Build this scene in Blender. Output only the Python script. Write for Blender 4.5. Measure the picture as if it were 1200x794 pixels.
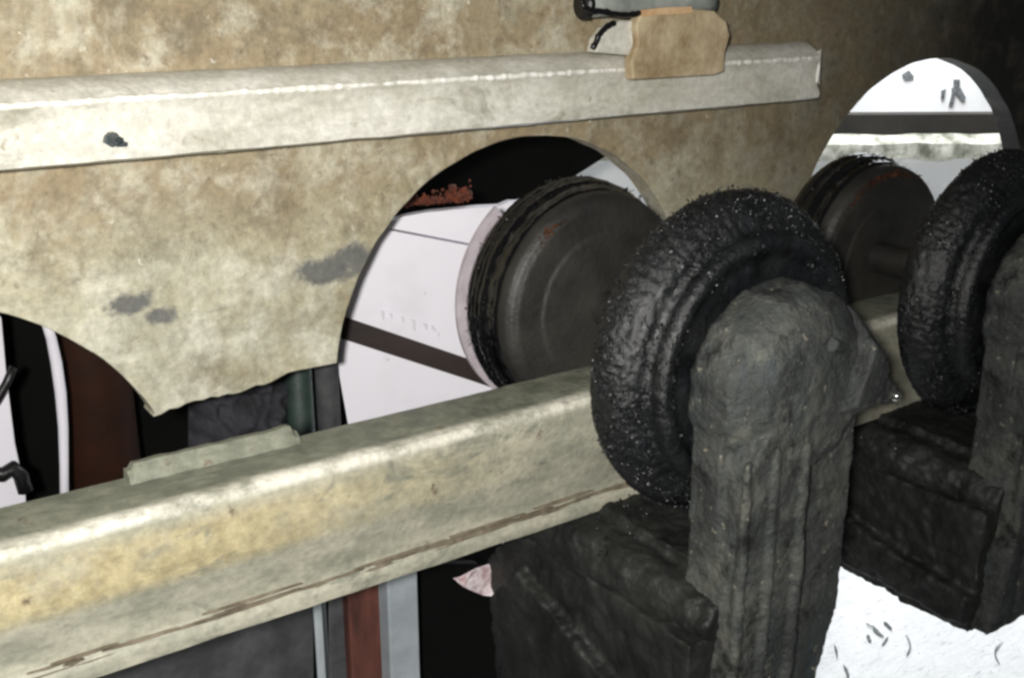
import bpy, bmesh, math, random
import numpy as np
from mathutils import Vector, Matrix, noise
random.seed(7); np.random.seed(7)
S = bpy.context.scene
for o in list(bpy.data.objects): bpy.data.objects.remove(o)
COL = S.collection
ZF = .25                       # everything is measured 0.25 m above the floor datum

# ---------------------------------------------------------------- camera
CX = np.array([.82524, .17619, -.53641]); CX /= np.linalg.norm(CX)
CZ = np.array([0, 1, .3285]); CZ -= CX*(CX@CZ); CZ /= np.linalg.norm(CZ)
CY = np.cross(CZ, CX)
MC = np.array([CX, CY, CZ])
CAM = np.array([0, -.80, 1.20])
cam = bpy.data.cameras.new('camera'); co = bpy.data.objects.new('camera', cam); COL.objects.link(co)
cam.lens = 39.0; cam.sensor_width = 36; cam.clip_start = .01; cam.clip_end = 100
m4 = Matrix.Identity(4)
for i in range(3):
    for j in range(3): m4[i][j] = MC[i, j]
m4.translation = Vector((CAM[0], CAM[1], CAM[2]-ZF))
co.matrix_world = m4; S.camera = co
def ray(u, v): return MC @ np.array([(u-600)/1300, -(v-397)/1300, -1])
def at(u, v, y): r = ray(u, v); return Vector(CAM + r*(y-CAM[1])/r[1])      # a point of the plane y
def atx(u, v, x): r = ray(u, v); return Vector(CAM + r*(x-CAM[0])/r[0])

# ---------------------------------------------------------------- world, lamps, exposure
w = bpy.data.worlds.new('World'); S.world = w; w.use_nodes = True
w.node_tree.nodes['Background'].inputs[0].default_value = (.9, .95, 1, 1)
w.node_tree.nodes['Background'].inputs[1].default_value = .06
def lamp(name, kind, loc, target, energy, **k):
    d = bpy.data.lights.new(name, kind); d.energy = energy
    for a, b in k.items(): setattr(d, a, b)
    o = bpy.data.objects.new(name, d); COL.objects.link(o)
    o.location = (loc[0], loc[1], loc[2]-ZF)
    o.rotation_euler = (Vector(target)-Vector(loc)).to_track_quat('-Z', 'Y').to_euler()
    return o
lamp('hand_torch', 'SPOT', (-.085, -.835, 1.235), (.20, 0, .98), 57, spot_size=math.radians(112), spot_blend=1.0,
     shadow_soft_size=.022, color=(1, .975, .925))
lamp('background_fill', 'AREA', (1.75, .55, 1.95), (1.9, .75, .6), 43, shape='RECTANGLE', size=.8, size_y=.5, color=(.97, .99, 1))  # added unseen lamp that brightens the white wall and floor
vs = S.view_settings
vs.view_transform = 'Standard'; vs.look = 'None'; vs.exposure = 0; vs.gamma = 1; vs.use_curve_mapping = False
S.render.engine = 'CYCLES'
S.cycles.filter_width = 2.8

# ---------------------------------------------------------------- materials
def lin(c):
    return tuple(((x/255)/12.92 if x/255 <= .04045 else ((x/255+.055)/1.055)**2.4) for x in c)+(1,)
class NT:
    def __init__(s, name):
        s.m = bpy.data.materials.new(name); s.m.use_nodes = True
        s.t = s.m.node_tree; s.b = s.t.nodes['Principled BSDF']; s.c = s.t.nodes.new('ShaderNodeTexCoord')
    def n(s, typ, **k):
        x = s.t.nodes.new(typ)
        for a, b in k.items(): setattr(x, a, b)
        return x
    def l(s, a, b): s.t.links.new(a, b)
    def noise(s, scale, detail=6, rough=.6, stretch=None, dist=0):
        x = s.n('ShaderNodeTexNoise'); x.inputs['Scale'].default_value = scale
        x.inputs['Detail'].default_value = detail; x.inputs['Roughness'].default_value = rough
        x.inputs['Distortion'].default_value = dist
        if stretch:
            mp = s.n('ShaderNodeMapping'); mp.inputs['Scale'].default_value = stretch
            s.l(s.c.outputs['Object'], mp.inputs[0]); s.l(mp.outputs[0], x.inputs[0])
        else: s.l(s.c.outputs['Object'], x.inputs[0])
        return x.outputs['Fac']
    def ramp(s, fac, stops):
        r = s.n('ShaderNodeValToRGB'); e = r.color_ramp.elements
        while len(e) < len(stops): e.new(.5)
        for q, (p, c) in zip(e, stops): q.position = p; q.color = c if len(c) == 4 else c+(1,)
        s.l(fac, r.inputs[0]); return r.outputs[0]
    def mask(s, fac, a, b):
        q = s.n('ShaderNodeMapRange'); q.inputs[1].default_value = a; q.inputs[2].default_value = b; s.l(fac, q.inputs[0]); return q.outputs[0]
    def mix(s, f, a, b, blend='MIX'):
        x = s.n('ShaderNodeMix', data_type='RGBA', blend_type=blend)
        if isinstance(f, float): x.inputs[0].default_value = f
        else: s.l(f, x.inputs[0])
        for k, v in ((6, a), (7, b)):
            if isinstance(v, tuple): x.inputs[k].default_value = v if len(v) == 4 else v+(1,)
            else: s.l(v, x.inputs[k])
        return x.outputs[2]
    def bump(s, fac, strength, dist, prev=None):
        x = s.n('ShaderNodeBump'); x.inputs['Strength'].default_value = strength; x.inputs['Distance'].default_value = dist
        s.l(fac, x.inputs['Height'])
        if prev: s.l(prev, x.inputs['Normal'])
        return x.outputs[0]
    def done(s, col, rough=.7, bump=None, metal=0., spec=.5):
        if isinstance(col, tuple): s.b.inputs['Base Color'].default_value = col if len(col) == 4 else col+(1,)
        else: s.l(col, s.b.inputs['Base Color'])
        if isinstance(rough, float): s.b.inputs['Roughness'].default_value = rough
        else: s.l(rough, s.b.inputs['Roughness'])
        s.b.inputs['Metallic'].default_value = metal
        s.b.inputs['Specular IOR Level'].default_value = spec
        if bump: s.l(bump, s.b.inputs['Normal'])
        return s.m

def m_plate():
    t = NT('weathered_plate')
    big = t.noise(5.5, 5, .6, dist=.4); mid = t.noise(24, 8, .7); fine = t.noise(120, 6, .75); st = t.noise(8, 6, .65, (1, 1, 3.0))
    sep = t.n('ShaderNodeSeparateXYZ'); t.l(t.c.outputs['Object'], sep.inputs[0])
    def band(lo, hi, k, fac):                      # stained zone whose border wanders with the noise
        q = t.n('ShaderNodeMapRange'); q.inputs[1].default_value = lo; q.inputs[2].default_value = hi; t.l(sep.outputs[2], q.inputs[0])
        ad = t.n('ShaderNodeMath', operation='MULTIPLY_ADD'); t.l(fac, ad.inputs[0]); ad.inputs[1].default_value = k; t.l(q.outputs[0], ad.inputs[2])
        return ad.outputs[0]
    c = t.ramp(big, [(.34, lin((152, 143, 116))), (.5, lin((172, 165, 138))), (.66, lin((160, 159, 140)))])
    c = t.mix(t.mask(band(.725, .80, 1.5, st), .95, 1.9), c, lin((146, 131, 104)))
    c = t.mix(t.mask(band(.900, .985, 1.6, big), 1.0, 2.1), c, lin((126, 112, 84)))
    c = t.mix(t.mask(band(.965, 1.04, 1.4, st), .85, 1.7), c, lin((98, 84, 62)))
    c = t.mix(t.ramp(t.noise(6.5, 7, .68, dist=.7), [(.53, (0, 0, 0)), (.66, (.85,)*3)]), c, lin((108, 97, 76)))
    c = t.mix(t.ramp(t.noise(5, 6, .62, (4.5, 1, .8)), [(.55, (0, 0, 0)), (.7, (.6,)*3)]), c, lin((130, 113, 86)))
    c = t.mix(t.ramp(t.noise(9, 7, .7, dist=.5), [(.52, (0, 0, 0)), (.66, (.8,)*3)]), c, lin((188, 184, 164)))
    c = t.mix(t.ramp(mid, [(.5, (0, 0, 0)), (.66, (.75,)*3)]), c, lin((204, 200, 182)))
    c = t.mix(t.ramp(t.noise(19, 8, .74), [(.52, (0, 0, 0)), (.64, (.7,)*3)]), c, lin((114, 104, 83)))
    c = t.mix(t.ramp(t.noise(70, 6, .7), [(.58, (0, 0, 0)), (.70, (.85,)*3)]), c, lin((106, 93, 72)))
    c = t.mix(t.ramp(t.noise(95, 4, .6), [(.66, (0, 0, 0)), (.72, (.8,)*3)]), c, lin((222, 218, 204)))
    pz = t.n('ShaderNodeMapRange'); pz.inputs[1].default_value = .775; pz.inputs[2].default_value = .685; t.l(sep.outputs[2], pz.inputs[0])
    pa = t.n('ShaderNodeMath', operation='MULTIPLY'); t.l(pz.outputs[0], pa.inputs[0]); t.l(t.ramp(t.noise(12, 7, .72), [(.36, (0, 0, 0)), (.58, (.8,)*3)]), pa.inputs[1])
    c = t.mix(pa.outputs[0], c, t.ramp(mid, [(.35, lin((168, 167, 148))), (.65, lin((204, 202, 186)))]))
    # bare grey patches beside the arches
    for (px, ro, rx, rz) in ((at(152, 356, 0), 0, .024, .009), (at(385, 316, 0), 0, .030, .014), (at(186, 370, 0), 0, .014, .008), (at(420, 300, 0), 0, .02, .012)):
        mp = t.n('ShaderNodeMapping'); mp.inputs['Location'].default_value = (-(px.x-.5)/rx, 0, -(px.z-.25)/rz); mp.inputs['Scale'].default_value = (1/rx, 0, 1/rz)
        t.l(t.c.outputs['Object'], mp.inputs[0])
        vl = t.n('ShaderNodeVectorMath', operation='LENGTH'); t.l(mp.outputs[0], vl.inputs[0])
        ad = t.n('ShaderNodeMath', operation='MULTIPLY_ADD'); t.l(t.noise(45, 6, .7), ad.inputs[0]); ad.inputs[1].default_value = 2.6; t.l(vl.outputs['Value'], ad.inputs[2])
        c = t.mix(t.mask(NEG(t, ad.outputs[0], 2.35), .0, .5), c, lin((104, 104, 100)))
    # grime plus shade put into the colour, deepening towards the plate's far end
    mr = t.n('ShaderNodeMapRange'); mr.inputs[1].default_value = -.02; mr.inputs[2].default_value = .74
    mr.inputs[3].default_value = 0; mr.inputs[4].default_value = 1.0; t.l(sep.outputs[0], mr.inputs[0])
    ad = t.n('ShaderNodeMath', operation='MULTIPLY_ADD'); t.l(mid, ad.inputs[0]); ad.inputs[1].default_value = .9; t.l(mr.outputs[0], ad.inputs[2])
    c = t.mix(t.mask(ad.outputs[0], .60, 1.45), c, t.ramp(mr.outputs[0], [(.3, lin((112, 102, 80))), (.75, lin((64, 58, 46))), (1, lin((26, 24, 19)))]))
    c = t.mix(.55, c, t.mix(1.0, c, t.ramp(fine, [(.3, (.35, .35, .35)), (.7, (1.35, 1.35, 1.35))]), 'MULTIPLY'))
    b = t.bump(mid, .6, .005); b = t.bump(fine, .6, .0012, b)
    return t.done(c, .62, b, 0, .4)
def NEG(t, x, k):
    m = t.n('ShaderNodeMath', operation='SUBTRACT'); m.inputs[0].default_value = k; t.l(x, m.inputs[1]); return m.outputs[0]
def m_steel(name, base, alt, stain, rust, glossy=.5, seed=0., yellow=None):
    t = NT(name)
    mp = (1, 1.0, 1.0)
    a = t.noise(16+seed, 7, .65, (1, 2.2, 2.2)); f = t.noise(190, 5, .7); g = t.noise(48, 6, .65)
    c = t.ramp(a, [(.32, lin(base)), (.62, lin(alt))])
    if yellow:
        sep = t.n('ShaderNodeSeparateXYZ'); t.l(t.c.outputs['Object'], sep.inputs[0])
        z0, z1, z2, z3, colr = yellow
        def mr(lo, hi):
            q = t.n('ShaderNodeMapRange'); q.inputs[1].default_value = lo; q.inputs[2].default_value = hi; t.l(sep.outputs[2], q.inputs[0]); return q.outputs[0]
        mu = t.n('ShaderNodeMath', operation='MULTIPLY'); t.l(mr(z0, z1), mu.inputs[0]); t.l(mr(z3, z2), mu.inputs[1])
        xr = t.n('ShaderNodeMapRange'); xr.inputs[1].default_value = -.04; xr.inputs[2].default_value = -.30; t.l(sep.outputs[0], xr.inputs[0])
        mv = t.n('ShaderNodeMath', operation='MULTIPLY'); t.l(mu.outputs[0], mv.inputs[0]); t.l(xr.outputs[0], mv.inputs[1])
        mw = t.n('ShaderNodeMath', operation='MULTIPLY'); t.l(mv.outputs[0], mw.inputs[0]); t.l(t.mask(t.noise(20, 6, .7), .25, .5), mw.inputs[1])
        c = t.mix(mw.outputs[0], c, t.ramp(t.noise(75, 5, .7), [(.35, lin((142, 131, 100))), (.62, lin(colr))]))
    c = t.mix(t.mask(t.noise(11+seed, 8, .72, (1, 2, 2), 1.0), .56, .68), c, lin(stain))
    if yellow:                                   # rubbed paint along the fold, its pale line also a painted edge highlight
        rb = t.n('ShaderNodeMath', operation='MULTIPLY'); t.l(mr(.1005, .1045), rb.inputs[0]); t.l(t.mask(t.noise(34, 6, .7), .42, .6), rb.inputs[1])
        mv2 = t.n('ShaderNodeMapRange'); mv2.inputs[1].default_value = -.180+.165; mv2.inputs[2].default_value = -.186+.165; t.l(sep.outputs[1], mv2.inputs[0])
        rc = t.n('ShaderNodeMath', operation='MULTIPLY'); t.l(rb.outputs[0], rc.inputs[0]); t.l(mv2.outputs[0], rc.inputs[1])
        gy = t.n('ShaderNodeMapRange'); gy.inputs[1].default_value = -.186+.165; gy.inputs[2].default_value = -.178+.165; t.l(sep.outputs[1], gy.inputs[0])
        gz = t.n('ShaderNodeMath', operation='MULTIPLY'); t.l(gy.outputs[0], gz.inputs[0]); t.l(mr(.100, .104), gz.inputs[1])
        c = t.mix(gz.outputs[0], c, t.ramp(g, [(.35, lin((96, 99, 87))), (.65, lin((128, 130, 115)))]))  # top flange tint: grey-green grime plus shade painted into the colour
        c = t.mix(rc.outputs[0], c, lin((206, 203, 190)))
    c = t.mix(t.mask(g, .63, .72), c, lin(rust))
    c = t.mix(.5, c, t.mix(1.0, c, t.ramp(f, [(.3, (.5, .5, .5)), (.7, (1.25, 1.25, 1.25))]), 'MULTIPLY'))
    b = t.bump(a, .35, .004); b = t.bump(g, .35, .0016, b); b = t.bump(f, .5, .0008, b)
    return t.done(c, t.ramp(g, [(.3, (glossy-.12,)*3), (.7, (glossy+.2,)*3)]), b, 0, .5)
def m_plain(name, c1, c2, scale=30, rough=.6, bumpd=.001, spec=.5, fine=200, stretch=None):
    t = NT(name); a = t.noise(scale, 6, .65, stretch); f = t.noise(fine, 4, .65)
    c = t.ramp(a, [(.35, lin(c1)), (.65, lin(c2))])
    b = t.bump(a, .5, bumpd*2); b = t.bump(f, .5, bumpd, b)
    return t.done(c, rough, b, 0, spec)
def m_grease():
    t = NT('black_grease'); a = t.noise(70, 6, .7); f = t.noise(420, 4, .7); g = t.noise(26, 5, .6)
    c = t.ramp(a, [(.35, lin((9, 10, 11))), (.6, lin((24, 26, 28))), (.75, lin((48, 50, 52)))])
    b = t.bump(a, .7, .002); b = t.bump(f, .9, .0009, b)
    return t.done(c, t.ramp(g, [(.38, (.16,)*3), (.6, (.5,)*3)]), b, 0, .5)
def m_cast():
    t = NT('grimy_casting'); a = t.noise(14, 7, .65, dist=.5); g = t.noise(60, 6, .7); f = t.noise(300, 4, .7); v = t.noise(10, 6, .65, (3.5, 3.5, .7))
    c = t.ramp(a, [(.34, lin((42, 45, 44))), (.52, lin((64, 67, 65))), (.68, lin((92, 92, 85)))])
    c = t.mix(t.mask(v, .54, .68), c, lin((54, 62, 64)))
    c = t.mix(t.mask(t.noise(24, 7, .75), .56, .72), c, lin((100, 101, 93)))
    c = t.mix(t.mask(t.noise(55, 6, .75), .58, .66), c, lin((30, 31, 31)))
    c = t.mix(t.mask(t.noise(110, 5, .7), .63, .70), c, lin((150, 146, 130)))
    c = t.mix(t.mask(t.noise(30, 6, .7), .56, .66), c, lin((20, 20, 19)))
    b = t.bump(a, .5, .006); b = t.bump(g, 1.0, .004, b); b = t.bump(f, .9, .0014, b)
    return t.done(c, t.ramp(g, [(.35, (.38,)*3), (.6, (.7,)*3)]), b, 0, .5)
def m_white(name, c=(212, 210, 218), dirty=(194, 190, 197), r=.55, b0=.0006):
    t = NT(name); a = t.noise(9, 6, .6); f = t.noise(120, 4, .6)
    col = t.mix(t.mask(a, .52, .8), lin(c), lin(dirty))
    col = t.mix(t.mask(t.noise(55, 6, .7), .68, .76), col, lin((150, 146, 142)))
    return t.done(col, r, t.bump(f, .3, b0), 0, .4)
def m_floor():
    t = NT('white_floor'); a = t.noise(6, 7, .7); st = t.noise(26, 7, .75, (1, 4, 1), 1.5); f = t.noise(160, 5, .7)
    c = t.ramp(a, [(.35, lin((236, 237, 238))), (.7, lin((222, 224, 226)))])
    c = t.mix(t.mask(st, .56, .70), c, lin((160, 164, 168)))
    c = t.mix(t.mask(t.noise(70, 6, .75), .62, .70), c, lin((120, 124, 126)))
    b = t.bump(st, .6, .006); b = t.bump(f, .5, .002, b)
    return t.done(c, .7, b, 0, .3)
M = dict(
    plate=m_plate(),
    bar=m_steel('galvanised_bar', (182, 179, 164), (216, 214, 204), (158, 155, 140), (140, 130, 110), .36),
    beam=m_steel('scuffed_beam', (122, 124, 110), (164, 161, 145), (108, 110, 99), (98, 84, 68), .55, 3., (.845-.79, .855-.79, .880-.79, .893-.79, (174, 163, 128))),
    scale=m_plain('brown_scale', (36, 21, 13), (78, 46, 28), 70, .9, .002, .2),
    rust=m_plain('rust_flakes', (96, 86, 71), (138, 128, 111), 60, .8, .0015),
    weld=m_plain('weld_bead', (206, 204, 192), (240, 238, 232), 120, .3, .0006),
    gritm=m_plain('wet_grit', (9, 10, 11), (34, 36, 38), 90, .3, .0006, .5, 600),
    grease=m_grease(), cast=m_cast(), oily=m_plain('oily_black_bracket', (14, 15, 15), (42, 43, 41), 16, .55, .0024, .4),
    wet=m_plain('wet_black_rim', (5, 5, 6), (12, 12, 13), 40, .13, .0005, .7),
    face=m_plain('dull_roller_face', (20, 20, 19), (48, 47, 43), 11, .55, .0014),
    rubber=m_plain('black_rubber', (9, 9, 10), (17, 17, 18), 30, .4, .0006),
    black=m_plain('flat_black', (5, 5, 5), (9, 9, 8), 12, .8, .0005, .1),
    orange=m_plain('orange_rust', (54, 25, 13), (116, 54, 28), 70, .85, .002),
    stripm=m_plain('dark_strip', (28, 20, 18), (44, 33, 29), 12, .6, .0006, .3),
    brown=m_plain('brown_panel', (28, 14, 8), (56, 28, 14), 7, .7, .0008, .2),
    white=m_white('white_board'), wall=m_white('whitewashed_wall', (238, 239, 240), (226, 228, 228)),
    floor=m_floor(),
    scrap=m_plain('printed_scrap', (150, 112, 116), (226, 218, 220), 110, .8, .001, .3),
    pink=m_plain('pinkish_shade', (150, 140, 146), (176, 168, 174), 40, .8, .0004),
    tan=m_plain('tan_painted_tab', (134, 112, 80), (204, 188, 156), 20, .55, .002),
    peach=m_plain('peach_primer', (190, 150, 108), (212, 182, 144), 60, .6, .0008),
    rod=m_plain('grey_rod', (120, 126, 120), (156, 160, 154), 40, .45, .0006),
    cloth=m_plain('dark_cloth', (22, 22, 26), (50, 49, 56), 40, .9, .003),
    green=m_plain('green_grey_tube', (28, 40, 37), (46, 60, 55), 30, .5, .0006),
    dgrey=m_plain('dark_grey_metal', (54, 55, 58), (82, 83, 86), 30, .6, .0008),
    redpost=m_plain('red_brown_paint', (62, 36, 31), (104, 62, 52), 14, .6, .001, .4, 200, (4, 4, .6)),
    greypost=m_plain('pale_grey_paint', (140, 148, 154), (168, 175, 180), 16, .5, .0006),
    rail=m_plain('dark_rail', (26, 24, 20), (40, 37, 32), 14, .7, .0008),
    ledge=m_plain('mottled_ledge', (96, 98, 84), (200, 200, 190), 22, .8, .003),
    mark=m_plain('dark_mark', (70, 74, 78), (124, 128, 130), 60, .9, .0004),
    faint=m_plain('faint_print', (194, 192, 198), (206, 204, 210), 60, .9, .0002),
    mat=m_plain('grey_mat', (40, 41, 43), (70, 71, 73), 20, .8, .001),
    bolt=m_plain('dark_bolt', (34, 42, 46), (70, 78, 80), 90, .4, .0006),
    shine=m_plain('polished_nipple', (200, 198, 186), (236, 234, 226), 60, .15, .0002),
)
M['shine'].node_tree.nodes['Principled BSDF'].inputs['Metallic'].default_value = 1

# ---------------------------------------------------------------- building helpers
WL = {}
def tag(o, label=None, cat=None, group=None, kind=None):
    for k, v in (('label', label), ('category', cat), ('group', group), ('kind', kind)):
        if v: o[k] = v
    return o
def thing(name, loc, label, cat, group=None):
    o = bpy.data.objects.new(name, None); COL.objects.link(o); o.empty_display_size = .05
    p = Vector((loc[0], loc[1], loc[2]-ZF)); o.location = p; WL[o] = p
    return tag(o, label, cat, group)
def mesh(name, V, F, mat, parent=None, smooth=False):
    V = [Vector(v) for v in V]
    base = WL[parent] if parent else Vector((0, 0, 0))
    me = bpy.data.meshes.new(name)
    sh = Vector((0, 0, ZF))+base
    me.from_pydata([v-sh for v in V], [], F); me.materials.append(M[mat] if isinstance(mat, str) else mat)
    bm = bmesh.new(); bm.from_mesh(me); bmesh.ops.recalc_face_normals(bm, faces=bm.faces); bm.to_mesh(me); bm.free()
    if smooth:
        me.shade_smooth()
    me.update()
    o = bpy.data.objects.new(name, me); COL.objects.link(o)
    if parent: o.parent = parent
    WL[o] = base
    return o
class B:
    def __init__(s): s.V = []; s.F = []
    def add(s, V, F):
        k = len(s.V); s.V += [Vector(v) for v in V]; s.F += [tuple(i+k for i in f) for f in F]; return s
    def box(s, a, b):
        (x0, y0, z0), (x1, y1, z1) = a, b
        return s.add([(x0, y0, z0), (x1, y0, z0), (x1, y1, z0), (x0, y1, z0), (x0, y0, z1), (x1, y0, z1), (x1, y1, z1), (x0, y1, z1)],
                     [(0, 3, 2, 1), (4, 5, 6, 7), (0, 1, 5, 4), (1, 2, 6, 5), (2, 3, 7, 6), (3, 0, 4, 7)])
    def slab(s, front, d):                       # polygon front face (list of points) thickened by vector d
        n = len(front); f = [Vector(p) for p in front]; bk = [p+Vector(d) for p in f]
        return s.add(f+bk, [tuple(range(n)), tuple(range(2*n-1, n-1, -1))]+[(i, n+i, n+(i+1) % n, (i+1) % n) for i in range(n)])
    def tube(s, pts, r, n=10, cap=True):
        pts = [Vector(p) for p in pts]; R = r if isinstance(r, (list, tuple)) else [r]*len(pts); V = []; F = []
        for i, p in enumerate(pts):
            t = (pts[min(i+1, len(pts)-1)]-pts[max(i-1, 0)]).normalized()
            a = t.orthogonal().normalized() if i == 0 else (a-t*a.dot(t)).normalized()
            b = t.cross(a)
            V += [p+(a*math.cos(q)+b*math.sin(q))*R[i] for q in (2*math.pi*k/n for k in range(n))]
        for i in range(len(pts)-1):
            F += [(i*n+k, i*n+(k+1) % n, (i+1)*n+(k+1) % n, (i+1)*n+k) for k in range(n)]
        if cap: F += [tuple(range(n-1, -1, -1)), tuple((len(pts)-1)*n+k for k in range(n))]
        return s.add(V, F)
    def sweep(s, prof, xs, jit=0, sc=30):        # closed (y,z) profile swept along x with small waviness
        n = len(prof); V = []; F = []
        for x in xs:
            for k, (y, z) in enumerate(prof):
                q = noise.noise_vector(Vector((x*sc, y*sc*3, z*sc*3)))*jit
                V.append((x, y+q.y, z+q.z))
        for i in range(len(xs)-1):
            F += [(i*n+k, i*n+(k+1) % n, (i+1)*n+(k+1) % n, (i+1)*n+k) for k in range(n)]
        F += [tuple(range(n-1, -1, -1)), tuple((len(xs)-1)*n+k for k in range(n))]
        return s.add(V, F)
    def lathe(s, prof, cx, cz, n=96, disp=None): # open (r,y) profile turned about the axis through (cx,cz) along y
        V = []; F = []; m = len(prof)
        for k in range(n):
            a = 2*math.pi*k/n
            for (r, y) in prof:
                p = Vector((cx+r*math.cos(a), y, cz+r*math.sin(a)))
                if disp and r > .002: 
                    d = disp(p, a, r); p += Vector((math.cos(a), -.4, math.sin(a)))*d
                V.append(p)
        for k in range(n):
            j = (k+1) % n
            F += [(k*m+i, k*m+i+1, j*m+i+1, j*m+i) for i in range(m-1)]
        return s.add(V, F)
    def go(s, name, mat, parent=None, smooth=False): return mesh(name, s.V, s.F, mat, parent, smooth)
def resample(prof, step):
    out = []
    for (a, b) in zip(prof[:-1], prof[1:]):
        n = max(1, int(math.hypot(b[0]-a[0], b[1]-a[1])/step))
        out += [(a[0]+(b[0]-a[0])*i/n, a[1]+(b[1]-a[1])*i/n) for i in range(n)]
    return out+[prof[-1]]
def smooth_mod(o, ang=35):
    for p in o.data.polygons: p.use_smooth = True
    try: o.data.set_sharp_from_angle(angle=math.radians(ang))
    except Exception: pass
def bevel(o, wd, seg=2):
    b = o.modifiers.new('bevel', 'BEVEL'); b.width = wd; b.segments = seg; b.limit_method = 'ANGLE'
CL = {}
def lumpy(o, vox, strength, size, sm=6):
    r = o.modifiers.new('remesh', 'REMESH'); r.mode = 'VOXEL'; r.voxel_size = vox; r.use_smooth_shade = True
    s2 = o.modifiers.new('smooth', 'SMOOTH'); s2.factor = .5; s2.iterations = sm
    for st, sz in ((strength, size), (strength*.45, size*.3)):
        t = bpy.data.textures.new('clouds', 'CLOUDS'); t.noise_scale = sz; t.noise_depth = 3
        d = o.modifiers.new('disp', 'DISPLACE'); d.texture = t; d.strength = st; d.mid_level = .5; d.texture_coords = 'LOCAL'
ICO = None
def grit(name, pts, parent, rmin, rmax, mat='grease'):
    global ICO
    if ICO is None:
        bm = bmesh.new(); bmesh.ops.create_icosphere(bm, subdivisions=1, radius=1)
        ICO = (np.array([v.co[:] for v in bm.verts]), [[v.index for v in f.verts] for f in bm.faces]); bm.free()
    v0, f0 = ICO; V = []; F = []
    for p in pts:
        r = rmin+(rmax-rmin)*np.random.rand()**2.5
        q = v0*(r*np.random.uniform(.5, 1.5, 3))*np.random.uniform(.55, 1.3, (len(v0), 1))+np.array(p)
        k = len(V); V += q.tolist(); F += [tuple(i+k for i in f) for f in f0]
    o = mesh(name, V, F, mat, parent, False); o['kind'] = 'stuff'; return o

# ---------------------------------------------------------------- setting: floor, wall
f = B().box((-3, -2.5, .20), (6, 4.5, .25)).go('floor', 'floor'); tag(f, kind='structure')
P0 = Vector(CAM+ray(1090, 130)*2.45)
U = Vector((.845, -.535, 0)).normalized(); N = Vector((.535, .845, 0)).normalized()
def W(a, z, d=0): q = P0+U*a-N*d; return Vector((q.x, q.y, z))
wz = lambda v: P0.z-(v-130)*2.45/1300/.95
wall = B().slab([W(-2.2, .25), W(2.0, .25), W(2.0, 2.4), W(-2.2, 2.4)], N*.1).go('wall', 'wall'); tag(wall, kind='structure')
# little dark scrapes on the wall
for (u0, v0, pts) in [(1052, 90, [(0, 0), (7, -4), (14, 3), (10, 4), (4, 5)]), (1116, 96, [(-3, 0), (4, 0), (5, 7), (-2, 7)]),
                      (1112, 105, [(0, 0), (10, 0), (18, 11), (14, 14), (5, 5), (4, 18), (-1, 19), (1, 6)]), (1100, 108, [(0, 0), (5, -2), (4, 9), (1, 8)])]:
    k = 2.45/1300
    B().slab([W((u0+a-1090)*k*1.0, wz(v0+b), .004) for a, b in pts], N*.003).go('scrape', 'mark', wall)
rl = thing('wall_rail', W(0, wz(156)), 'dark brown rail running across the white wall behind the right cutout', 'rail')
B().slab([W(-1.6, wz(157), .05), W(1.6, wz(157), .05), W(1.6, wz(131), .05), W(-1.6, wz(131), .05)], N*.049).go('rail_bar', 'rail', rl)
lg = B()
xs = np.linspace(-1.6, 1.6, 160)
V = []; F = []
for i, a in enumerate(xs):
    for (z, d) in ((wz(178), .002), (wz(178), .085), (wz(160), .085), (wz(152), .052), (wz(152), .002)):
        q = noise.noise_vector(Vector((a*14, z*30, d*9)))
        V.append(W(a, z+q.z*.006*(d > .02), d+q.x*.006*(d > .02)))
for i in range(159): F += [(i*5+k, i*5+(k+1) % 5, i*5+5+(k+1) % 5, i*5+5+k) for k in range(5)]
F += [tuple(range(5)), tuple(795+k for k in range(5))]
mesh('plaster_ledge', V, F, 'ledge', rl)

# ---------------------------------------------------------------- perforated side plate
pl = thing('side_plate', (.5, 0, .25), 'tall weathered tan steel plate with round arched cutouts along its bottom', 'plate')
def arc(cx, cz, R, a0, a1, n=60):
    return [(cx+R*math.cos(math.radians(a0+(a1-a0)*i/n)), cz+R*math.sin(math.radians(a0+(a1-a0)*i/n))) for i in range(n+1)]
def a_at(cz, R, z): return math.degrees(math.asin((z-cz)/R))
out = [(-.30, 1.62), (-.30, .885)]
A = (.040, .80, .197); Bc = (.567, .868, .197); Cc = (1.132, .89, .219)
out = [(-.45, 1.62), (-.45, .875)]
a = a_at(A[1], A[2], .883); out += arc(*A, 180-a, a)
a = a_at(Bc[1], Bc[2], .893)
tooth = [(.217, .881), (.25, .886), (.30, .887), (.335, .893)]
out += [(x, z+random.uniform(-.0015, .0015)) for x, z in resample(tooth, .006)]
out += arc(*Bc, 180-a, a, 90)
a = a_at(Cc[1], Cc[2], .90); out += arc(*Cc, 180-a, a, 90)
out += [(1.62, .90), (1.62, .86), (2.3, .86), (2.3, 1.62)]
out2 = []
for x, z in out:
    q = noise.noise_vector(Vector((x*45, 0, z*45)))*.0011; out2.append((x+q.x, 0, z+q.z))
po = B().slab(out2, (0, .026, 0)).go('plate_body', 'plate', pl); bevel(po, .0022)
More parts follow.
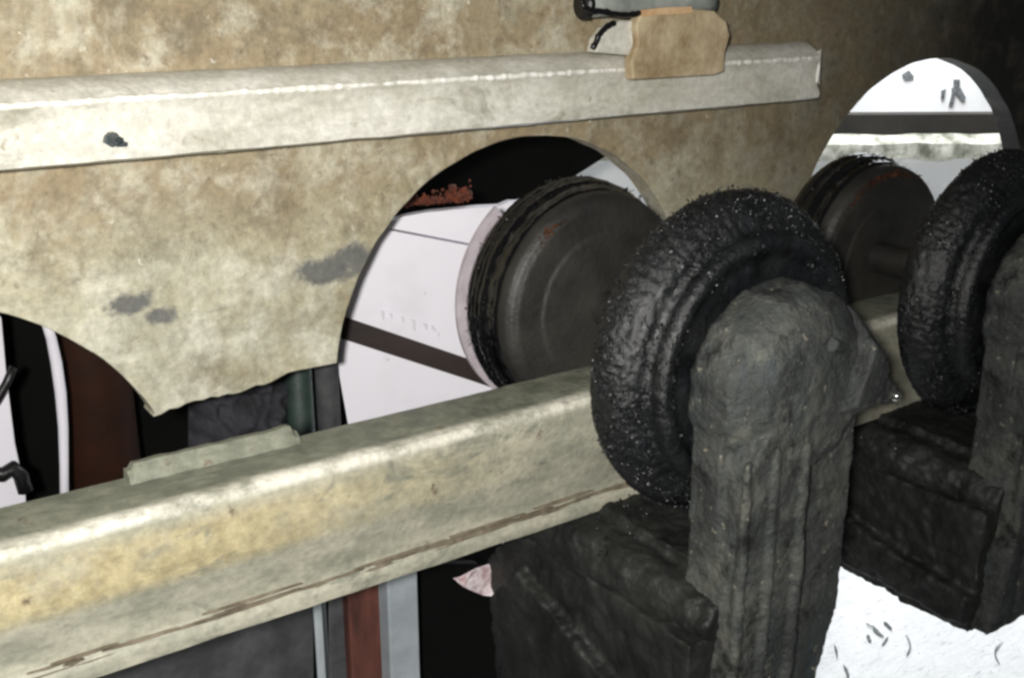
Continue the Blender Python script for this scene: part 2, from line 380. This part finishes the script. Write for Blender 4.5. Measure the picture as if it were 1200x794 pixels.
# thick dirty ring welded round the middle arch
# angle bar along the plate
br = thing('angle_bar', (.35, -.018, 1.083), 'pale galvanised bar welded straight across the tan plate', 'bar')
prof = [(-.0005, 1.1350), (-.016, 1.1340), (-.027, 1.1285), (-.0335, 1.1225), (-.0345, 1.1190), (-.0318, 1.1140), (-.0308, 1.1060), (-.0314, 1.0970), (-.0350, 1.0915), (-.0372, 1.0870), (-.0368, 1.0820), (-.030, 1.0795), (-.0005, 1.081)]
xs = list(np.linspace(-.45, .885, 260))+[.890, .8935, .8965]
o = B().sweep(prof, xs, .0007, 40).go('bar_body', 'bar', br); smooth_mod(o, 28)
bd = B(); pts = []; rr = []
for i in range(900):
    x = -.44+1.325*i/899
    q = noise.noise(Vector((x*150, 0, 5)))+.6*noise.noise(Vector((x*330, 3, 5))); g0 = noise.noise(Vector((x*16, 8, 1)))
    pts.append((x, -.0332+.0006*noise.noise(Vector((x*120, 9, 2))), 1.1208+.0012*noise.noise(Vector((x*60, 2, 2))))); rr.append(max(.0003, .0023+.0012*q+.0012*g0))
bd.tube(pts, rr, 8)
o = bd.go('weld_bead', 'weld', br, True); o['kind'] = 'stuff'
e = B().add([(.8965, -.030, 1.127), (.903, -.029, 1.1285), (.8985, -.033, 1.112), (.904, -.030, 1.094), (.8965, -.033, 1.096), (.8965, -.002, 1.11)],
            [(0, 1, 2), (2, 3, 4), (0, 2, 4), (0, 5, 1), (1, 5, 3), (1, 3, 2), (3, 5, 4), (4, 5, 0)]).go('torn_end', 'weld', br)
# bolt stub on the bar
bt = thing('bolt_stub', at(128, 162, -.036), 'small dark bolt stub on the left of the pale bar', 'bolt')
c = at(128, 162, -.0335)
b = B(); hx = [(c.x+.0052*math.cos(q)*random.uniform(.8, 1.15), -.0355, c.z+.0052*math.sin(q)*random.uniform(.8, 1.1)) for q in np.arange(0, 6.28, 6.2832/7)]
b.slab(hx, (0, -.006, 0)).go('bolt_head', 'bolt', bt)
B().tube([(c.x-.001, -.041, c.z+.001), (c.x+.002, -.049, c.z+.0005)], [.003, .0024], 8).go('bolt_shank', 'bolt', bt)
B().tube([(c.x+.004, -.037, c.z-.003), (c.x+.010, -.038, c.z-.0045)], [.003, .0014], 7).go('washer_chip', 'bolt', bt)

# clip on the bar
cl = thing('clip_tab', at(795, 95, -.045), 'tan rough cut metal tab clipped over the right end of the bar', 'bracket')
tp = [(742, 94), (741, 70), (748, 52), (746, 30), (752, 14), (806, 10), (838, 13), (852, 26), (856, 42), (850, 62), (849, 84), (838, 88), (790, 91)]
o = B().slab([at(u, v, -.052) for u, v in tp], (0, .012, 0)).go('tab_plate', 'tan', cl); bevel(o, .0018, 2)
o = B().slab([at(u, v, -.045) for u, v in [(742, 24), (728, 24), (712, 33), (702, 46), (698, 62), (745, 66)]], (0, .014, 0)).go('side_lug', 'bar', cl); bevel(o, .0018)
o = B().slab([at(u, v, -.0545) for u, v in [(753, 12), (780, 9), (811, 8), (812, 15), (796, 17), (775, 17), (754, 20)]], (0, .0022, 0)).go('primer_patch', 'peach', cl)
rd = thing('grey_rod', at(755, 8, -.03), 'short grey rod above the tan clip at the top edge', 'rod')
r0 = at(683, 6, -.035); r1 = at(832, 2, -.035)
B().tube([r0+(r1-r0)*i/8 for i in range(9)], .0105, 14).go('rod_body', 'rod', rd, True)
B().tube([r0+Vector((-.001, 0, 0)), r0+Vector((.004, 0, 0))], .0122, 14).go('end_collar', 'rubber', rd, True)
def cable(px, name, label):
    pts = [at(u, v, -.05) for u, v in px]; fin = []
    for i in range(len(pts)-1):
        for k in range(5): fin.append(pts[i].lerp(pts[i+1], k/5)+Vector((random.uniform(-1, 1), 0, random.uniform(-1, 1)))*.0005)
    o = B().tube(fin, [.0022+.0013*abs(noise.noise(Vector((i*.6, 0, 7)))) for i in range(len(fin))], 8).go(name, 'rubber', None, True)
    tag(o, label, 'cable')
cable([(681, 0), (684, 9), (694, 13), (708, 14), (722, 17), (738, 17), (752, 16)], 'black_cable', 'thin black cable along the underside of the grey rod')
cable([(720, 27), (711, 31), (702, 41), (697, 52), (694, 58)], 'curved_black_wire', 'short curved black wire left of the tan clip')

# ---------------------------------------------------------------- front beam
bm_ = thing('channel_beam', (.5, -.165, .79), 'long scuffed steel channel beam running diagonally in front of the plate', 'beam')
pr = [(-.136, .8985), (-.160, .8995), (-.185, .8990), (-.1895, .8978), (-.1918, .8945), (-.1930, .887), (-.1935, .872), (-.1935, .858), (-.192, .850), (-.188, .838), (-.1855, .826), (-.1845, .817), (-.1850, .8135), (-.1885, .8105), (-.1900, .8065),
      (-.1888, .799), (-.182, .7965), (-.150, .797), (-.150, .803), (-.176, .804), (-.180, .850), (-.180, .888), (-.136, .889)]
o = B().sweep(pr, list(np.linspace(-.45, 1.75, 520)), .0007, 34).go('beam_body', 'beam', bm_); smooth_mod(o, 40)
lp = B(); xs = np.linspace(.158, .272, 50)
V = []; F = []
for i, x in enumerate(xs):
    h = .0112+.0018*noise.noise(Vector((x*70, 1, 0))) - (.004 if i in (0, 1, 48, 49) else 0)
    for (y, z) in ((-.150, .8965), (-.149, .899+h*.6), (-.144, .899+h), (-.137, .899+h*.9), (-.1355, .8965)): V.append((x, y+noise.noise(Vector((x*90, y*50, 3)))*.001, z))
for i in range(49): F += [(i*5+k, i*5+(k+1) % 5, i*5+5+(k+1) % 5, i*5+5+k) for k in range(5)]
F += [tuple(range(5)), tuple(245+k for k in range(5))]
mesh('raised_lip', V, F, 'beam', bm_)
# flaking rust along the lower edge
V = []; fl = B()
for i in range(90):
    x = random.uniform(.0, .75) if i % 3 else random.uniform(.25, .62)
    z = random.gauss(.8128, .0016); l = random.uniform(.012, .07); h = random.uniform(.0004, .0013); y = -.1872
    p = [(x, y, z), (x+l*.4, y-.0012, z-h*.6+l*.0), (x+l, y-.0004, z+h*.2), (x+l*.8, y-.0012, z+h), (x+l*.3, y-.0016, z+h*.9)]
    fl.slab(p, (0, .003, 0))
o = fl.go('rust_flakes', 'rust', bm_); o['kind'] = 'stuff'
# ---------------------------------------------------------------- rollers with grease-caked discs
def roller(cx, cz, seed, label, dy=0, dx=0, dz=0):
    r = thing('roller', (cx, -.25, cz-.117), label, 'roller', 'grease caked rollers')
    def dsp(amp, sc):
        def f(p, a, rr):
            q = p*sc+Vector((seed*7.3, 0, 0))
            return amp*(.45 if rr < .0965 else 1)*(noise.noise(q)*.9+noise.noise(q*2.7)*.6+noise.noise(q*6)*.5)
        return f
    pf = resample([(.02, -.240), (.100, -.240), (.113, -.2425), (.1175, -.247), (.1190, -.2525), (.1180, -.259), (.1150, -.267), (.1105, -.274), (.1045, -.2785), (.0985, -.2805), (.0955, -.2835), (.0950, -.2885), (.0930, -.2925), (.0895, -.2945), (.0850, -.2935), (.0810, -.2900), (.0770, -.2875), (.0740, -.2870), (.05, -.2870)], .0018)
    o = B().lathe(pf, cx, cz, 420, dsp(.0014, 240)).go('front_disc', 'grease', r, True)
    pts = []
    for i in range(17000):
        a = random.uniform(0, 2*math.pi); k = random.choice([p for p in pf if p[0] > .078 and p[1] < -.243])
        rr = k[0]+random.uniform(-.0008, .0016); 
        if k[0] < .0965 and random.random() < .8: continue
        if noise.noise(Vector((a*3, k[1]*60, seed))) < -.1: continue
        pts.append((cx+rr*math.cos(a), k[1]-.0008, cz+rr*math.sin(a)))
    for i in range(190):                               # ragged crust standing up on the top of the rim
        a = math.radians(random.gauss(88, 26)); rr = .1183+abs(random.gauss(0, .0020))
        pts.append((cx+rr*math.cos(a), random.uniform(-.260, -.246), cz+rr*math.sin(a)))
    grit('grit_crust', pts, o, .0003, .0012, 'gritm')
    # rear drum
    fx, fz = cx, cz; cx += dx; cz += dz
    pf = resample([(.03, -.055+dy), (.094, -.055+dy), (.0985, -.059+dy), (.1015, -.066+dy), (.1015, -.071+dy), (.0995, -.0745+dy), (.1010, -.078+dy), (.1005, -.083+dy), (.0980, -.086+dy), (.0965, -.090+dy), (.0965, -.096+dy), (.0945, -.099+dy)], .0018)
    q = B().lathe(pf, cx, cz, 300, dsp(.0009, 120)).go('rear_rim', 'wet', r, True)
    pf = resample([(.0945, -.0975+dy), (.0945, -.1020+dy), (.0930, -.1075+dy), (.0895, -.1115+dy), (.084, -.1140+dy), (.064, -.1155+dy), (.061, -.1170+dy), (.050, -.1180+dy), (.012, -.1185+dy)], .0015)
    B().lathe(pf, cx, cz, 128, dsp(.0005, 40)).go('end_face', 'face', r, True)
    pts = []
    for i in range(420):
        a = random.uniform(0, 2*math.pi); rr = .1005+random.uniform(0, .0008)
        pts.append((cx+rr*math.cos(a), random.uniform(-.092, -.058)+dy, cz+rr*math.sin(a)))
    grit('rim_grit', pts, q, .0004, .0012, 'gritm')
    pts = []
    for i in range(60 if seed == 1 else 420):          # brown scale on the upper part of the face
        a = math.radians(random.gauss(*((128, 6) if seed == 1 else (100, 17)))); rr = .0865+random.gauss(0, .0028)
        pts.append((cx+rr*math.cos(a), -.1132+dy, cz+rr*math.sin(a)))
    grit('rust_scale', pts, q, .0005, .0015, 'scale')
    B().lathe([(.015, -.100+dy), (.015, -.245)], fx, fz, 40).go('axle', 'face', r, True)
    return r
R1 = roller(.560, .938, 1, 'big black grease caked roller in front of the middle arch')
R2 = roller(.889, .938, 2, 'black caked roller cut off by the right edge of the photo', -.016, .016, -.008)

# ---------------------------------------------------------------- bearing pedestals
def pedestal(cx, cz, label):
    p = thing('bearing_pedestal', (cx, -.32, .655), label, 'pedestal', 'bearing pedestals')
    d = cx-.56; e = cz-.938
    def sh(pts): return [(x+d, y, z+e if z > .66 else z) for x, y, z in pts]
    b = B()
    ol = [(.472, .655), (.478, .70), (.478, .735), (.485, .765), (.496, .80), (.494, .90)]
    ol += [(0.56+.068*math.cos(math.radians(t)), .932+.068*math.sin(math.radians(t))) for t in range(172, 4, -8)]
    ol += [(.634, .925), (.631, .90), (.631, .80), (.631, .735), (.620, .70), (.608, .655)]
    b.slab(sh([(x, -.3225, z) for x, z in ol]), (0, .028, 0))
    fr = [(.478, .655), (.484, .70), (.492, .76), (.496, .82), (.500, .89)]
    fr += [(.512, .912), (.532, .920), (.552, .912), (.560, .89)]
    fr += [(.557, .85), (.555, .80), (.554, .72), (.550, .70), (.542, .655)]
    b.slab(sh([(x, -.345, z) for x, z in fr]), (0, .030, 0))
    # head boss
    pf = [(0, -.290), (.068, -.290), (.0715, -.296), (.0715, -.316), (.0680, -.327), (.0560, -.337), (.046, -.343), (0, -.347)]
    b.lathe(pf, cx, cz-.006, 13)
    for (xa, xb) in ((.4965, .486), (.5525, .548), (.5235, .516)):      # upright casting ribs
        b.tube(sh([(xa, -.3445, .90), (xa, -.3450, .80), (xa-.001, -.3450, .74), (xb, -.3445, .668)]), [.003, .0045, .0045, .004], 8)
    o = b.go('housing', 'cast', p); lumpy(o, .0018, .0030, .013, 2)
    # raised casting ridge, grease nipple
    q0 = Vector((cx+.008, -.345, cz+.030)); q1 = Vector((cx+.070, -.322, cz+.000))
    o = B().tube([q0.lerp(q1, i/12)+Vector((random.uniform(-1, 1), 0, random.uniform(-1, 1)))*.002 for i in range(13)], [.003+.0035*random.random() for i in range(13)], 8).go('cast_ridge', 'cast', p, True)
    lumpy(o, .0019, .003, .012, 2)
    n0 = Vector((cx+.030, -.314, cz+.004)); n1 = Vector((cx+.126, -.306, cz-.0425))
    b = B().tube([n0, n0.lerp(n1, .2), n0.lerp(n1, .4), n0.lerp(n1, .55), n0.lerp(n1, .7), n0.lerp(n1, .85), n1], [.047, .043, .034, .026, .018, .0125, .0095], 7)
    ni = b.go('grease_nipple', 'cast', p); lumpy(ni, .0017, .0045, .018, 1)
    bm = bmesh.new(); bmesh.ops.create_icosphere(bm, subdivisions=3, radius=.0042)
    V = [n1+v.co+Vector((-.004, -.0118, .002)) for v in bm.verts]; F = [tuple(v.index for v in f.verts) for f in bm.faces]; bm.free()
    mesh('nipple_ball', V, F, 'shine', ni, True)
    return p
pedestal(.560, .938, 'dark grimy bearing pedestal with grease nipple in front of the big disc')
pedestal(.893, .938, 'dark bearing pedestal at the right edge, in front of the farther disc')

# ---------------------------------------------------------------- brackets under the beam
def bracket(x0, label, w=.10, y1=-.105, z0=.65):
    p = thing('cross_bracket', (x0+w/2, -.22, .645), label, 'bracket', 'cross brackets under the beam')
    b = B().slab([(x0, -.33, z0), (x0, y1-.02, z0), (x0, y1-.004, .68), (x0, y1, .715), (x0, y1-.03, .748), (x0, y1-.07, .764), (x0, -.33, .766)], (w, 0, 0))
    b.slab([(x0-.012, -.33, z0+.012), (x0-.012, y1-.05, z0+.012), (x0-.012, y1-.03, .70), (x0-.012, y1-.06, .735), (x0-.012, -.25, .70), (x0-.012, -.33, .69)], (.03, 0, 0))
    o = b.go('web', 'oily', p); lumpy(o, .0026, .008, .022, 4)
    b = B().tube([(x0+.034, -.33, .770), (x0+.026, -.25, .774), (x0+.020, -.18, .774), (x0+.022, y1-.03, .770)], [.021, .024, .025, .018], 16)
    b.box((x0+.035, -.33, .755), (x0+w, y1-.05, .8035)); o = b.go('top_flange', 'oily', p); lumpy(o, .0024, .007, .016, 3)
    pts = []
    for i in range(1600):
        yy = random.uniform(-.24, y1-.01); q_ = random.uniform(.004, .06); pts.append((x0+q_, min(yy, y1-.05), .783+.28*min(q_, .05)+abs(random.gauss(0, .004))))
    grit('loose_grit', pts, p, .0006, .0019, 'gritm')
    return p
bracket(.468, 'dark lumpy bracket under the beam left of the near pedestal', .10, -.076, .56)
bracket(.806, 'black bracket behind the near pedestal above the white floor', .22, -.02)

# ---------------------------------------------------------------- white boards behind the plate
def board(px, ys, label, mat='white', th=.014):
    f = [at(u, v, y) for (u, v), y in zip(px, ys)]
    n = (f[1]-f[0]).cross(f[-1]-f[0]).normalized()
    if n.y < 0: n = -n
    o = B().slab(f, n*th).go('white_board', mat); tag(o, label, 'board', 'white boards behind the middle arch'); return o
def yv(u): return .115-.080*(u-370)/230          # the boards run back along the roller, away to the left
def bd(px, label): return board(px, [yv(u) for u, v in px], label)
ub = bd([(395, 257), (440, 264), (520, 279), (630, 300), (668, 222), (645, 224), (634, 231), (620, 232), (606, 237), (596, 237), (584, 242), (560, 243), (540, 245), (500, 249), (472, 254), (450, 262), (430, 250), (395, 250)],
        'torn white board at the top of the middle arch')
mb = bd([(330, 246), (462, 271), (630, 303), (630, 452), (545, 424), (388, 370), (330, 350)], 'white board with faint print above the black strip')
lb = bd([(389, 391), (470, 415), (550, 441), (630, 467), (630, 560), (412, 520)], 'white board below the black strip')
f = [at(u, v, yv(u)-.001) for u, v in [(300, 335), (388, 366), (545, 420), (630, 448), (630, 472), (550, 445), (389, 393), (300, 367)]]
o = B().slab(f, (.006, .006, 0)).go('black_strip', 'stripm'); tag(o, 'dark brown strip between the two lower white boards', 'strip')
def print_mark(pts):
    f = [at(u, v, yv(u)-.0022) for u, v in pts]; return B().slab(f, (.0008, .001, 0)).go('print_mark', 'faint', mb)
for u in (446, 456, 470, 482, 496, 505):
    v = 364+(u-446)*.3; h = random.uniform(6, 13); print_mark([(u, v), (u+random.uniform(2, 5), v+1), (u+random.uniform(3, 6), v+h), (u+1, v+h*.8)])
# added pinkish arc behind the roller, its shadow shaped as an object
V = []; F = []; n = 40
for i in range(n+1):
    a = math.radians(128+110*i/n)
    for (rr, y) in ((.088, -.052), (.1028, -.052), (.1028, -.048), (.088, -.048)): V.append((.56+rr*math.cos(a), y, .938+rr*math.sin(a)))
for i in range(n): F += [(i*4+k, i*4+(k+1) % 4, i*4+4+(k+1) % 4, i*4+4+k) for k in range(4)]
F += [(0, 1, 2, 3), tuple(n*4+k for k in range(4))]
mesh('shadow_arc', V, F, 'pink', R1)
# orange rust crumbs on the top of the torn board
pts = []
for i in range(420):
    u = random.uniform(474, 552); v = 236-abs(random.gauss(0, 8))*(.35+.65*(u-474)/78)+(480-u)*.07+4
    pts.append(tuple(at(u, v, yv(u)+.012+random.uniform(0, .02))))
o = grit('rust_crumbs', pts, None, .0008, .0030, 'orange'); tag(o, 'orange rust crumbs along the torn top of the white board', 'rust')

# ---------------------------------------------------------------- dark things behind the plate
Y = .33
o = B().slab([at(u, v, Y) for u, v in [(-260, 60), (-260, 1150), (560, 1150), (600, 440), (636, 236), (652, 220), (712, 182), (790, 120), (800, 0), (-260, -40)]], (0, .03, 0)).go('black_backdrop', 'black')  # added black backdrop; darkness behind the arches is put into its colour
tag(o, 'black backdrop sheet put in for the darkness behind the white boards in the middle arch', 'sheet')
def strip(name, px, y, mat, label, cat, d=.02, group=None):
    o = B().slab([at(u, v, y) for u, v in px], (0, d, 0)).go(name, mat); bevel(o, .0015); return tag(o, label, cat, group)
c = at(112, 470, .27)
o = B().tube([(c.x, .27, .25), (c.x, .27, .95), (c.x, .27, 1.10), (c.x, .27, 1.13)], [.036, .036, .035, .03], 40).go('rusty_drum', 'brown', None, True); tag(o, 'rusty brown upright drum inside the left arch', 'drum')
# thin white curved rib
cr = [at(u, v, .19) for u, v in [(52, 372), (60, 396), (66, 425), (71, 460), (74, 500), (75, 545), (76, 640)]]
o = B().tube(cr, [.004, .0045, .005, .005, .0045, .004, .004], 10).go('white_rib', 'white', None, True); tag(o, 'thin curved white rib inside the left arch', 'rib')
strip('white_post', [(-60, 330), (2, 372), (8, 440), (18, 520), (30, 575), (34, 640), (-60, 640)], .2, 'white', 'white post at the left edge inside the left arch', 'post', .03)
cb = [at(u, v, .185) for u, v in [(-40, 500), (-5, 470), (8, 448), (16, 430)]]
o = B().tube(cb, .004, 8).go('black_hose', 'rubber', None, True); tag(o, 'thin black hose crossing the white post', 'hose')
cb = [at(u, v, .18) for u, v in [(-30, 552), (2, 556), (14, 548), (24, 556), (30, 575)]]
o = B().tube(cb, .007, 8).go('hose_clip', 'rubber', None, True); tag(o, 'black hose clip low on the white post', 'clip')
# dark cloth bundle, green tube, dark conduit between the tooth and the beam
V = []; F = []; nu, nv = 60, 40; yc = .14
for j in range(nv):
    for i in range(nu):
        u = 222+112*i/(nu-1); v = 400+150*j/(nv-1)
        p = at(u, v, yc); s = math.sin(math.pi*i/(nu-1))
        q = noise.noise(Vector((u*.03+v*.025, v*.05-u*.01, 4)))+.6*noise.noise(Vector((u*.09, v*.1, 9)))
        p.y -= .03*s**.5+.016*q*(s > 0); V.append(p)
n0 = len(V)
for j in range(nv):
    for i in range(nu):
        p = V[j*nu+i].copy(); s = math.sin(math.pi*i/(nu-1)); p.y = yc+.004+.03*s; V.append(p)
for j in range(nv-1):
    for i in range(nu-1):
        k = j*nu+i; F += [(k, k+1, k+nu+1, k+nu), (n0+k, n0+k+nu, n0+k+nu+1, n0+k+1)]
for i in range(nu-1): F += [(i, n0+i, n0+i+1, i+1), ((nv-1)*nu+i, (nv-1)*nu+i+1, n0+(nv-1)*nu+i+1, n0+(nv-1)*nu+i)]
for j in range(nv-1): F += [(j*nu, (j+1)*nu, n0+(j+1)*nu, n0+j*nu), (j*nu+nu-1, n0+j*nu+nu-1, n0+(j+1)*nu+nu-1, (j+1)*nu+nu-1)]
o = mesh('cloth_bundle', V, F, 'cloth', None, True); tag(o, 'crumpled dark purple grey cloth in the gap above the beam', 'cloth')
def post(name, u, y, r, z0, z1, mat, label, cat, v=450):
    c = at(u, v, y); o = B().tube([(c.x, y, z0), (c.x, y, z0+.01), (c.x, y, z1-.004), (c.x, y, z1)], [r*.94, r, r, r*.9], 20).go(name, mat, None, True); return tag(o, label, cat)
post('green_tube', 350, .13, .0135, .25, .93, 'green', 'dark green upright tube between the cloth and the white boards', 'tube', 460)
post('grey_conduit', 384, .10, .011, .25, .95, 'mat', 'dark grey upright conduit beside the green tube', 'conduit', 460)

# ---------------------------------------------------------------- under the beam
def upost(name, u0, u1, y, mat, label, th=.02, z1=.735):
    a = at(u0, 760, y); b2 = at(u1, 760, y)
    o = B().box((a.x, y, .25), (b2.x, y+th, z1)).go(name, mat); bevel(o, .002); return tag(o, label, 'post', 'uprights under the beam')
upost('grey_post', 457, 492, -.02, 'greypost', 'pale grey upright post under the beam')
upost('red_post', 411, 454, .0, 'redpost', 'red brown upright post beside the pale grey post')
upost('thin_strip', 371, 381, .01, 'greypost', 'thin grey upright strip left of the red brown post', .004)
strip('dark_sheet', [(386, 640), (386, 900), (408, 900), (408, 640)], .012, 'dgrey', 'dark grey sheet between the thin strip and the red brown post', 'sheet', .004)
strip('grey_sheet', [(120, 700), (120, 1000), (368, 1000), (368, 690)], .05, 'dgrey', 'dark grey sheet under the left half of the beam', 'sheet', .006)
m = B().box((-1.0, -.12, .25), (.62, .32, .258)).go('floor_mat', 'mat'); tag(m, 'dark grey rubber mat on the floor below the beam', 'mat')
strip('lower_panel', [(494, 660), (494, 1000), (600, 1000), (600, 700), (560, 660)], .03, 'black', 'black panel under the beam beside the pale grey post', 'panel', .01)
# scrap of printed paper stuck behind the bracket
sp = [(532, 678), (541, 676), (552, 670), (560, 666), (578, 660), (600, 654), (604, 664), (590, 680), (576, 698), (566, 697), (555, 693), (543, 687)]
o = B().slab([at(u, v, -.085+.004*math.sin(i*2.1)) for i, (u, v) in enumerate(sp)], (0, .002, 0)).go('paper_scrap', 'scrap')
tag(o, 'small torn scrap of white and pink paper under the beam', 'paper')
# scuffs on the white floor
def atz(u, v, z): r = ray(u, v); return Vector(CAM+r*(z-CAM[2])/r[2])
sc = B()
def scuff(u, v, du, dv, wd):
    n = 7; L = []; Rr = []
    p = atz(u, v, .2525); q = atz(u+du, v+dv, .2525); sd = (q-p).cross(Vector((0, 0, 1))).normalized(); bow = random.uniform(-.15, .15)*(q-p).length
    for i in range(n):
        f_ = i/(n-1); m_ = p.lerp(q, f_)+sd*bow*math.sin(math.pi*f_); k = wd*(math.sin(math.pi*f_)**.6*.9+.1)*random.uniform(.6, 1.2)
        L.append(m_-sd*k); Rr.append(m_+sd*k)
    sc.slab(L+Rr[::-1], (0, 0, .001))
for a in [(1023, 733, 13, 13, .0035), (1036, 728, 9, 9, .0035), (1017, 743, 4, 9, .0025), (988, 778, 6, 18, .0022)]: scuff(*a)
for i in range(5):
    u = random.uniform(975, 1200); v = random.uniform(725, 800); scuff(u, v, random.uniform(-8, 10), random.uniform(4, 26), random.uniform(.0006, .0016))
o = sc.go('floor_scuffs', 'mark', None); o['kind'] = 'stuff'; o['label'] = 'dark scuffs and scratches on the white floor'; o['category'] = 'scuffs'
